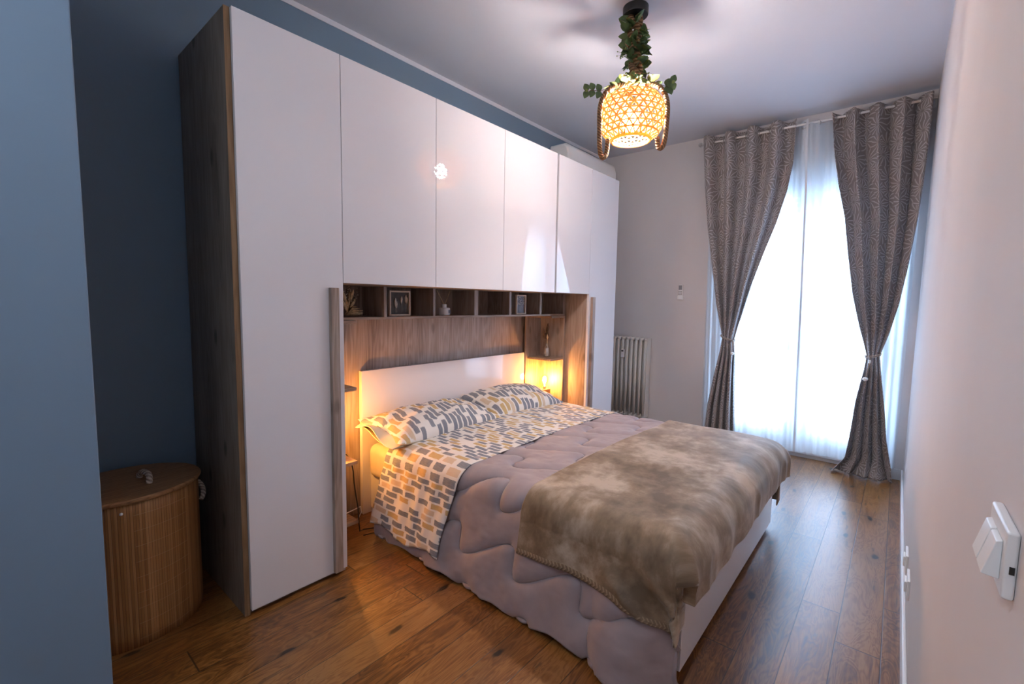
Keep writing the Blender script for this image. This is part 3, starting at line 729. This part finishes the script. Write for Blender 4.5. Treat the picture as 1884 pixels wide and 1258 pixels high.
for i in range(len(ring)-1):
    u_, d_ = ring[i], ring[i+1]
    for k in range(N):
        k1 = (k+1) % N
        tris = ((u_[k], d_[k], u_[k1]), (u_[k1], d_[k], d_[k1])) if i % 2 == 0 else ((u_[k], d_[k], d_[k1]), (u_[k], d_[k1], u_[k1]))
        for T in tris:
            c = (T[0]+T[1]+T[2])/3; I = [c+(v_-c)*.62 for v_ in T]
            m.add([v_[:] for v_ in (*T, *I)], [(0, 1, 4, 3), (1, 2, 5, 4), (2, 0, 3, 5)])
shd = m.build('lamp_shade', M_['shade'], pd)
so = shd.modifiers.new('solid', 'SOLIDIFY'); so.thickness = .004
for r, z in ((.070, 2.523), (.105, 2.264)): MB().tube([(PX+r*math.cos(2*PI*k/40), PY+r*math.sin(2*PI*k/40), z) for k in range(40)], .005, 8, closed=True).build('rim', M_['shade'], shd, smooth=True)
MB().lathe([(.001, 2.505), (.018, 2.50), (.02, 2.45), (.017, 2.425)], (PX, PY, 0), 16).build('socket', M_['black'], pd)
MB().ball((PX, PY, 2.365), .048, 20, 12, sz=1.15).build('bulb', M_['bulb'], pd, smooth=True)
M_['bulb'].node_tree.nodes['Principled BSDF'].inputs['Emission Strength'].default_value = PEND_W*14
# main twisted rope
for ph in range(3):
    pts = []
    for i in range(70):
        t = i/69; z = 2.925-.41*t; a = 2*PI*(ph/3+t*2.1); rr = .024+.007*math.sin(t*9)
        sway = .014*math.sin(t*7)
        pts.append((PX+rr*math.cos(a)+sway*.5, PY+rr*math.sin(a)+sway, z))
    tube_uv('rope', pts, .018, M_['rope'], pd, 10)
# rope tails over the shade
def spl(pts, n=60):
    P_ = np.array(pts, float); t = np.linspace(0, len(P_)-1, n); out = []
    for q in t:
        i = min(int(q), len(P_)-2); u = q-i; p0 = P_[max(i-1, 0)]; p1 = P_[i]; p2 = P_[i+1]; p3 = P_[min(i+2, len(P_)-1)]
        out.append(.5*((2*p1)+(-p0+p2)*u+(2*p0-5*p1+4*p2-p3)*u*u+(-p0+3*p1-3*p2+p3)*u**3))
    return out
dirL = Vector((-.911, .566, 0)).normalized(); dirR = Vector((.058, -.881, 0)).normalized()
def at(d, r, z): return (PX+d.x*r, PY+d.y*r, z)
tube_uv('rope_tail', spl([at(dirL, .03, 2.555), at(dirL, .10, 2.545), at(dirL, .165, 2.500), at(dirL, .197, 2.420), at(dirL, .197, 2.305), at(dirL, .192, 2.205), at(dirL, .18, 2.160), at(dirL, .16, 2.160), at(dirL, .147, 2.195), at(dirL, .145, 2.255)]), .013, M_['rope'], pd, 10)
tube_uv('rope_tail', spl([at(dirR, .03, 2.555), at(dirR, .10, 2.545), at(dirR, .165, 2.500), at(dirR, .197, 2.420), at(dirR, .197, 2.305), at(dirR, .19, 2.225), at(dirR, .175, 2.195), at(dirR, .158, 2.205), at(dirR, .15, 2.255)]), .013, M_['rope'], pd, 10)
# leaf garland round the rope
ga = thing('leaf_garland', 'artificial eucalyptus garland wound round the pendant rope', 'garland', (PX, PY, 2.55))
gp = []
for i in range(60):
    t = i/59; a = 2*PI*t*2.6+.5; gp.append((PX+.045*math.cos(a), PY+.045*math.sin(a), 2.90-.35*t))
MB().tube(gp, .003, 6).build('stem', M_['stem'], ga, smooth=True)
def leaf(m, p, d, nrm, L, Wd):
    d = Vector(d).normalized(); n_ = Vector(nrm); n_ = (n_-d*n_.dot(d)).normalized(); s = d.cross(n_); p = Vector(p)
    K = 8; vs = [p]; c = p+d*L*.5
    rows = []
    for i in range(1, K):
        t = i/K; wdt = Wd*math.sin(PI*t**.8)**.8; q = p+d*L*t+n_*(-.15*L*t*t)
        rows.append((q-s*wdt+n_*wdt*.25, q, q+s*wdt+n_*wdt*.25))
    vs = [p]+[v for r in rows for v in r]+[p+d*L-n_*.15*L]
    fs = [(0, 1, 2), (0, 2, 3)]
    for i in range(K-2):
        o = 1+3*i; fs += [(o, o+3, o+4, o+1), (o+1, o+4, o+5, o+2)]
    o = 1+3*(K-2); e = len(vs)-1; fs += [(o, e, o+1), (o+1, e, o+2)]
    m.add([v[:] for v in vs], fs)
rg = random.Random(11); lm = MB(); lp = MB()
for i in range(85):
    t = rg.random(); a = rg.uniform(0, 2*PI); z = 2.90-.33*t; r0 = .03
    d = (math.cos(a), math.sin(a), rg.uniform(-.6, .7)); L = rg.uniform(.045, .075)
    leaf(lm if rg.random() > .15 else lp, (PX+r0*math.cos(a), PY+r0*math.sin(a), z), d, (rg.uniform(-1, 1), rg.uniform(-1, 1), rg.uniform(.2, 1)), L, L*.40)
for i in range(80):
    a = rg.uniform(0, 2*PI); r0 = rg.uniform(.03, .125); z = 2.548-.03*(r0/.13)+rg.uniform(0, .03)
    d = (math.cos(a), math.sin(a), rg.uniform(-.1, .9)); L = rg.uniform(.035, .06)
    leaf(lm if rg.random() > .35 else lp, (PX+r0*math.cos(a), PY+r0*math.sin(a), z), d, (rg.uniform(-.6, .6), rg.uniform(-.6, .6), 1), L, L*.42)
# stray sprigs left and right of the shade
for (dd, pts) in ((dirL, [(.15, 2.53), (.20, 2.50), (.24, 2.50), (.275, 2.49)]), (dirR, [(.15, 2.53), (.185, 2.51), (.20, 2.50), (.215, 2.52)])):
    q = [at(dd, r, z) for r, z in pts]; MB().tube(q, .0015, 5).build('sprig', M_['stem'], ga)
    for j, pnt in enumerate(q[1:]):
        for s in (-1, 1): leaf(lm, pnt, (dd.x*.4, dd.y*.4, s*.8), (-.8, -.6, .1), .042, .018)
    leaf(lp, q[-1], (dd.x, dd.y, .2), (-.8, -.6, .1), .02, .009)
lo = lm.build('foliage', M_['leaf'], ga, smooth=True); lo['kind'] = 'stuff'
lo = lp.build('pale_foliage', M_['leaf_pale'], ga, smooth=True); lo['kind'] = 'stuff'
bs = MB()
for cz, ca, cr_ in ((2.80, -1.2, .075), (2.72, 2.6, .075), (2.70, -1.3, .07), (2.62, -1.4, .08), (2.60, 2.8, .06), (2.59, -2.2, .07)):
    for j in range(16):
        a = ca+rg.gauss(0, .4); r = cr_*rg.uniform(.6, 1.25); z = cz+rg.gauss(0, .018); p = (PX+r*math.cos(a), PY+r*math.sin(a), z)
        bs.tube([(PX+.03*math.cos(ca), PY+.03*math.sin(ca), cz), p], .0007, 4); bs.ball(p, .0035, 6, 4)
lo = bs.build('small_buds', M_['leaf_pale'], ga, smooth=True); lo['kind'] = 'stuff'

el = thing('entry_fill_light', 'added round white fill light on the entrance ceiling, unseen behind the camera', 'lamp', (-1.25, -1.3, HC-.07))  # fill lamp added out of view to brighten the near wall and foreground
MB().lathe([(.19, HC-.03), (.20, HC-.028), (.20, HC-.001)], (-1.25, -1.3, 0), 40).build('housing', M_['white_metal'], el)
MB().lathe([(.06, HC-.075), (.12, HC-.068), (.165, HC-.05), (.178, HC-.03)], (-1.25, -1.3, 0), 40).build('diffuser', M_['led'], el, smooth=True)
# ================================================================== curtains
RX, RZ = 3.885, 2.868
rod = thing('curtain_rod', 'white curtain rod above the balcony door', 'curtain rod', (RX, -1.33, RZ))
MB().tube([(RX, -.50, RZ), (RX, -2.14, RZ)], .0095, 14).build('rod', M_['white_metal'], rod, smooth=True)
MB().ball((RX, -.485, RZ), .021, 16, 10).build('finial', M_['clear'], rod, smooth=True)
for y in (-.545, -1.40, -2.12): MB().box((RX+.0, y-.006, RZ-.008), (XW, y+.006, RZ+.008)).box((XW-.006, y-.02, RZ-.03), (XW, y+.02, RZ+.03)).build('bracket', M_['white_metal'], rod)
def interp(tab, z):
    tab = sorted([(p[1], p[0]) for p in tab]); return np.interp(z, [q[0] for q in tab], [q[1] for q in tab])
LL = [(-.523, 2.92), (-.558, 2.49), (-.605, 2.082), (-.666, 1.671), (-.717, 1.364), (-.775, 1.05), (-.762, .90), (-.74, .743), (-.692, .42), (-.671, .147), (-.66, .01)]
LR = [(-1.272, 2.92), (-1.268, 2.564), (-1.238, 2.345), (-1.172, 2.078), (-1.082, 1.803), (-1.009, 1.564), (-.935, 1.268), (-.875, 1.04), (-.892, .90), (-.899, .658), (-.916, .351), (-.928, .145), (-.935, .01)]
RL = [(-1.522, 2.90), (-1.553, 2.599), (-1.598, 2.337), (-1.655, 2.074), (-1.696, 1.771), (-1.744, 1.468), (-1.803, 1.21), (-1.862, .98), (-1.852, .86), (-1.819, .597), (-1.802, .324), (-1.782, .138), (-1.70, .012)]
RR = [(-2.118, 2.90), (-2.115, 2.567), (-2.108, 2.299), (-2.095, 2.028), (-2.065, 1.671), (-2.032, 1.386), (-1.992, 1.177), (-1.940, .98), (-1.962, .835), (-2.001, .582), (-2.031, .328), (-2.072, .12), (-2.105, .012)]
def curtain(name, label, TL, TR, nf, ztop, zt, ph, tie_label, skew):
    t = thing(name, label, 'curtain', (RX, (TL[0][0]+TR[0][0])/2, 0), 'taupe palm-print curtains')
    nu, nv = 260, 170; u = np.linspace(0, 1, nu)[:, None]; zz = np.concatenate([np.linspace(ztop, 2.7, 12), np.linspace(2.68, .012, nv-12)])[None, :]
    L = interp(TL, zz); Rr = interp(TR, zz); wid = np.abs(L-Rr)
    near = np.exp(-((zz-zt)/.20)**2)
    um = u+.010*np.sin(u*23)
    # uneven bunching towards the tie
    y = L+(Rr-L)*u + .010*np.sin(2*PI*nf*2*u+1)*(1-near)*.6
    A_ = (.050+.012*smooth01((zz-1.8)/.6))*(1-.5*near)
    A_ = A_*np.where(zz > 2.7, 1, 1)
    fold = np.sin(2*PI*nf*um+ph)+.10*np.sin(2*PI*nf*2.0*um+1.3+zz*1.5)*smooth01((2.7-zz)/.6)+.15*vn(u*nf*2+0*zz, zz*1.3+0*u, 3)*smooth01((2.7-zz)/.6)
    bunch = np.sin(PI*u)**.7
    x = RX - .004 - A_*fold*(1-near*.5) - near*.035*(bunch-.5) + .01*(1-near)*smooth01((2.2-zz))
    # puddle at the floor
    pd_ = smooth01((.14-zz)/.13); x = x-.05*pd_*(np.sin(u*9+ph)*.5+.5)
    y = y+.02*pd_*np.sin(u*21)
    x = np.minimum(x, 3.945)
    P = np.stack([x+0*y, y+0*x, zz+0*u], -1)
    W0 = abs(TL[0][0]-TR[0][0])*1.75
    UV = np.stack([u*W0+0*zz, zz+0*u], -1)
    sheet('fabric', P, UV, M_['curtain'], t, thick=.003)
    # eyelets where fabric crosses the rod
    for k in range(2*nf+1):
        uk = (k*PI-ph)/(2*PI*nf)
        if .02 < uk < .98:
            yk = float(np.interp(uk, [0, 1], [TL[0][0], TR[0][0]])); n_ = 20; sg = 1 if k % 2 else -1
            MB().tube([(RX+.024*math.cos(2*PI*j/n_)*.8, yk+.5*.024*math.cos(2*PI*j/n_)*sg*.6, RZ+.024*math.sin(2*PI*j/n_)) for j in range(n_)], .0035, 6, closed=True).build('eyelet', M_['metal'], t, smooth=True)
    # tie
    yl, yr = float(interp(TL, zt)), float(interp(TR, zt)); cy = (yl+yr)/2; hw = abs(yl-yr)/2+.006
    tb = thing(name.replace('curtain', 'curtain')+'_tieback' if 0 else 'curtain_tieback', tie_label, 'tieback', (RX, cy, zt), 'rope tiebacks with white bead')
    n_ = 40
    for dz, rr in ((0, 0), (.012, .004)):
        pts = [(RX+(.060+rr)*math.cos(2*PI*j/n_)-.005, cy+(hw+rr)*math.sin(2*PI*j/n_), zt+dz+skew*math.sin(2*PI*j/n_)) for j in range(n_+1)]
        tube_uv('cord', pts, .0045, M_['cotton_rope'], tb, 8)
    fx = RX-.072
    if skew < 0:
        fy = cy+.02
        tube_uv('tassel_cord', spl([(fx, fy, zt+.01), (fx-.004, fy-.01, zt-.04), (fx-.003, fy+.004, zt-.10), (fx, fy+.012, zt-.165)], 20), .004, M_['cotton_rope'], tb, 8)
        for dz in (-.03, -.042): MB().ball((fx-.004, fy-.005, zt+dz), .009, 12, 8).build('bead', M_['white_plastic'], tb, smooth=True)
        MB().ball((fx, fy+.013, zt-.175), .019, 16, 10, sz=.8).build('bead', M_['white_plastic'], tb, smooth=True)
    else:
        fy = cy-hw+.004
        tube_uv('tassel_cord', spl([(fx+.03, fy, zt), (fx+.028, fy-.004, zt-.06), (fx+.03, fy-.002, zt-.12)], 16), .004, M_['cotton_rope'], tb, 8)
        MB().ball((fx+.03, fy-.004, zt-.13), .016, 16, 10, sz=.9).build('bead', M_['white_plastic'], tb, smooth=True)
    return t
curtain('curtain', 'left taupe palm-print curtain gathered by rope, nearer the radiator', LL, LR, 4, 2.925, 1.045, .3, 'golden rope tieback round the left curtain', .022)
curtain('curtain', 'right taupe palm-print curtain gathered by rope, pooling on floor near right wall', RL, RR, 4, 2.90, .975, 2.4, 'pale cord tieback with hanging white bead round right curtain', -.012)
def voile(label, ya, yb, yab, ybb, ph, nf, ztop, lead):
    nu, nv = 200, 60; u = np.linspace(0, 1, nu)[:, None]; zz = np.linspace(ztop, .085, nv)[None, :]; k = (ztop-zz)/ztop
    y = (ya+(yab-ya)*k)+((yb+(ybb-yb)*k)-(ya+(yab-ya)*k))*u
    x = 3.968+.012*np.sin(2*PI*nf*u+ph+.6*np.sin(zz*1.3))+.006*np.sin(2*PI*nf*2.7*u+zz)
    gate = np.exp(-((y+1.40)/.10)**4)
    x = x-gate*(.075*smooth01((zz-2.3)/.5)+.012)
    if lead: x = x-.015*gate
    if ztop < 2.88: zz = zz-.03*np.exp(-((y+1.43)/.05)**2)*smooth01((zz-2.2)/.7)
    P = np.stack([x+0*zz, y+0*zz, zz+0*u], -1); UV = np.stack([u*2+0*zz, zz+0*u], -1)
    o = thing('voile_curtain', label, 'curtain', (3.96, (ya+yb)/2, .08), 'white voile curtains')
    sheet('fabric', P, UV, M_['sheer'], o)
    ie = slice(-5, None) if lead else slice(0, 5)
    Q = P[ie].copy(); Q[..., 0] -= .004; sheet('hem', Q, UV[ie], M_['sheer_hem'], o)
    return o
v1 = voile('white voile curtain on left half of balcony door', -.56, -1.355, -.60, -1.42, .4, 6, 2.90, True)
v2 = voile('white voile curtain on right half of balcony door', -1.30, -2.10, -1.37, -2.09, 1.4, 5, 2.875, False)
for v_, y in ((v1, -1.325), (v2, -1.418)):
    n_ = 22; MB().tube([(RX+.008*math.cos(2*PI*j/n_), y+.022*math.cos(2*PI*j/n_), RZ-.014+.024*math.sin(2*PI*j/n_)) for j in range(n_)], .0035, 6, closed=True).build('ring', M_['metal'], v_, smooth=True)

# ================================================================== radiator, remote, switches
rd = thing('radiator', 'white column radiator below wall by the wardrobe', 'radiator', (3.94, .15, .10))
ZB, ZTp = .13, 1.0
for i in range(9):
    y = -.012+.052*i; m = MB()
    for xx in (3.905, 3.978):
        m.tube([(xx, y, ZB+.03), (xx, y, ZTp-.03)], .0155 if xx < 3.91 else .011, 12)
    m.tube([(3.895, y, ZB+.02), (3.985, y, ZB+.02)], [.018, .018], 10).tube([(3.895, y, ZTp-.02), (3.985, y, ZTp-.02)], [.018, .018], 10)
    m.build('column', M_['radiator'], rd, smooth=True)
for z in (ZB+.02, ZTp-.02): MB().tube([(3.94, -.03, z), (3.94, .42, z)], .016, 10).build('header_pipe', M_['radiator'], rd, smooth=True)
bx((3.893, -.038, ZB+.01), (3.99, -.028, ZTp-.005)).build('end_plate', M_['radiator'], rd, bevel=.004)
mt_ = thing('heat_meter', 'small white heat meter clipped on the radiator front', 'meter', (3.885, .235, .80))
bx((3.868, .215, .775), (3.8965, .252, .865)).build('case', M_['white_plastic'], mt_, bevel=.004)
bx((3.8665, .222, .838), (3.869, .245, .852)).build('display', M_['black'], mt_)
rm = thing('remote_control', 'white remote control in holder on the far wall', 'remote control', (3.99, -.325, 1.41))
bx((3.978, -.348, 1.425), (3.997, -.302, 1.56)).build('body', M_['white_plastic'], rm, bevel=.008, seg=3)
bx((3.976, -.342, 1.505), (3.9785, -.308, 1.55)).build('display', M_['grey_plastic'], rm)
m = MB()
for i in range(3):
    for j in range(3): m.box((3.976, -.340+j*.012, 1.455+i*.014), (3.9785, -.332+j*.012, 1.464+i*.014))
m.build('buttons', M_['grey_plastic'], rm)
bx((3.972, -.352, 1.408), (4.004, -.298, 1.45)).build('holder', M_['white_plastic'], rm, bevel=.006, seg=3)
sw = thing('light_switch', 'white double rocker light switch on the right wall in foreground', 'switch', (.022, YR+.006, 1.06))
bx((-.018, YR, 1.064), (.083, YR+.010, 1.135)).build('plate', M_['white_plastic'], sw, bevel=.003)
for xa in (-.004, .034):
    m = MB(); x0_, x1_ = xa, xa+.034
    m.add([(x0_, YR+.010, 1.078), (x1_, YR+.010, 1.078), (x1_, YR+.010, 1.120), (x0_, YR+.010, 1.120), (x0_, YR+.024, 1.080), (x1_, YR+.024, 1.080), (x1_, YR+.015, 1.118), (x0_, YR+.015, 1.118)],
          [(0, 3, 2, 1), (4, 5, 6, 7), (0, 1, 5, 4), (1, 2, 6, 5), (2, 3, 7, 6), (3, 0, 4, 7)])
    m.build('rocker', M_['white_plastic'], sw, bevel=.001)
bx((-.0185, YR+.002, 1.092), (-.017, YR+.006, 1.100)).build('notch', M_['black'], sw)
for xa, z, lb in ((1.97, .17, 'white wall socket low on right wall, farther from camera'), (1.67, .195, 'white wall socket low on right wall, nearer the camera')):
    s = thing('wall_socket', lb, 'socket', (xa+.06, YR+.005, z), 'low sockets on the right wall')
    bx((xa, YR, z), (xa+.12, YR+.009, z+.08)).build('plate', M_['white_plastic'], s, bevel=.002)
    bx((xa+.03, YR+.009, z+.018), (xa+.09, YR+.017, z+.062)).build('insert', M_['white_plastic'], s, bevel=.002)

# ================================================================== laundry basket
lb = thing('laundry_basket', 'oval bamboo laundry basket with rope handles left of wardrobe', 'laundry basket', (-.315, .315, 0))
BCX, BCY, RXB, RYB, HB = -.312, .33, .245, .212, .575
n1 = 97; th = np.linspace(0, 2*PI, n1)[:, None]; zz = np.linspace(0, HB, 12)[None, :]
sup = 1.0
r = 1+0*zz
bul = 1-.05*(zz/HB)*0
Xb = BCX+RXB*np.cos(th)*bul; Yb = BCY+RYB*np.sin(th)*bul
per_ = np.concatenate([[0], np.cumsum(np.hypot(np.diff(Xb[:, 0]), np.diff(Yb[:, 0])))])
P = np.stack([Xb+0*zz, Yb+0*zz, zz+0*th], -1)
# start of uv so the stitched band faces the camera
ang0 = math.radians(-70); idx0 = int((ang0 % (2*PI))/(2*PI)*(n1-1)); uoff = .62-per_[idx0]
UV = np.stack([np.repeat(per_[:, None]+uoff, 12, 1), zz+0*th], -1)
sheet('woven_body', P, UV, M_['bamboo'], lb, thick=.006)
MB().lathe([(.985, .004), (1.0, .004), (1.0, .012)], (BCX, BCY, 0), 48, sx=RXB*.98, sy=RYB*.98).build('bottom', M_['lid'], lb)
lid = MB().lathe([(.2, HB), (1.03, HB), (1.045, HB+.006), (1.045, HB+.012), (1.02, HB+.018), (.2, HB+.018)], (BCX, BCY, 0), 64, sx=RXB, sy=RYB).build('lid', M_['lid'], lb)
tube_uv('lid_handle', spl([(-.262, .36, HB+.014), (-.262, .352, HB+.035), (-.255, .325, HB+.050), (-.245, .285, HB+.045), (-.248, .262, HB+.025), (-.250, .255, HB+.012)], 40), .011, M_['cotton_rope'], lid, 10)
tube_uv('side_handle', spl([(-.078, .36, .525), (-.055, .35, .515), (-.045, .33, .49), (-.05, .31, .465), (-.062, .30, .45)], 30), .010, M_['cotton_rope'], lb, 10)
MB().ball((BCX+RXB*math.cos(-1.78)*1.01, BCY+RYB*math.sin(-1.78)*1.02, .545), .006, 10, 6).build('stud', M_['white_plastic'], lb, smooth=True)
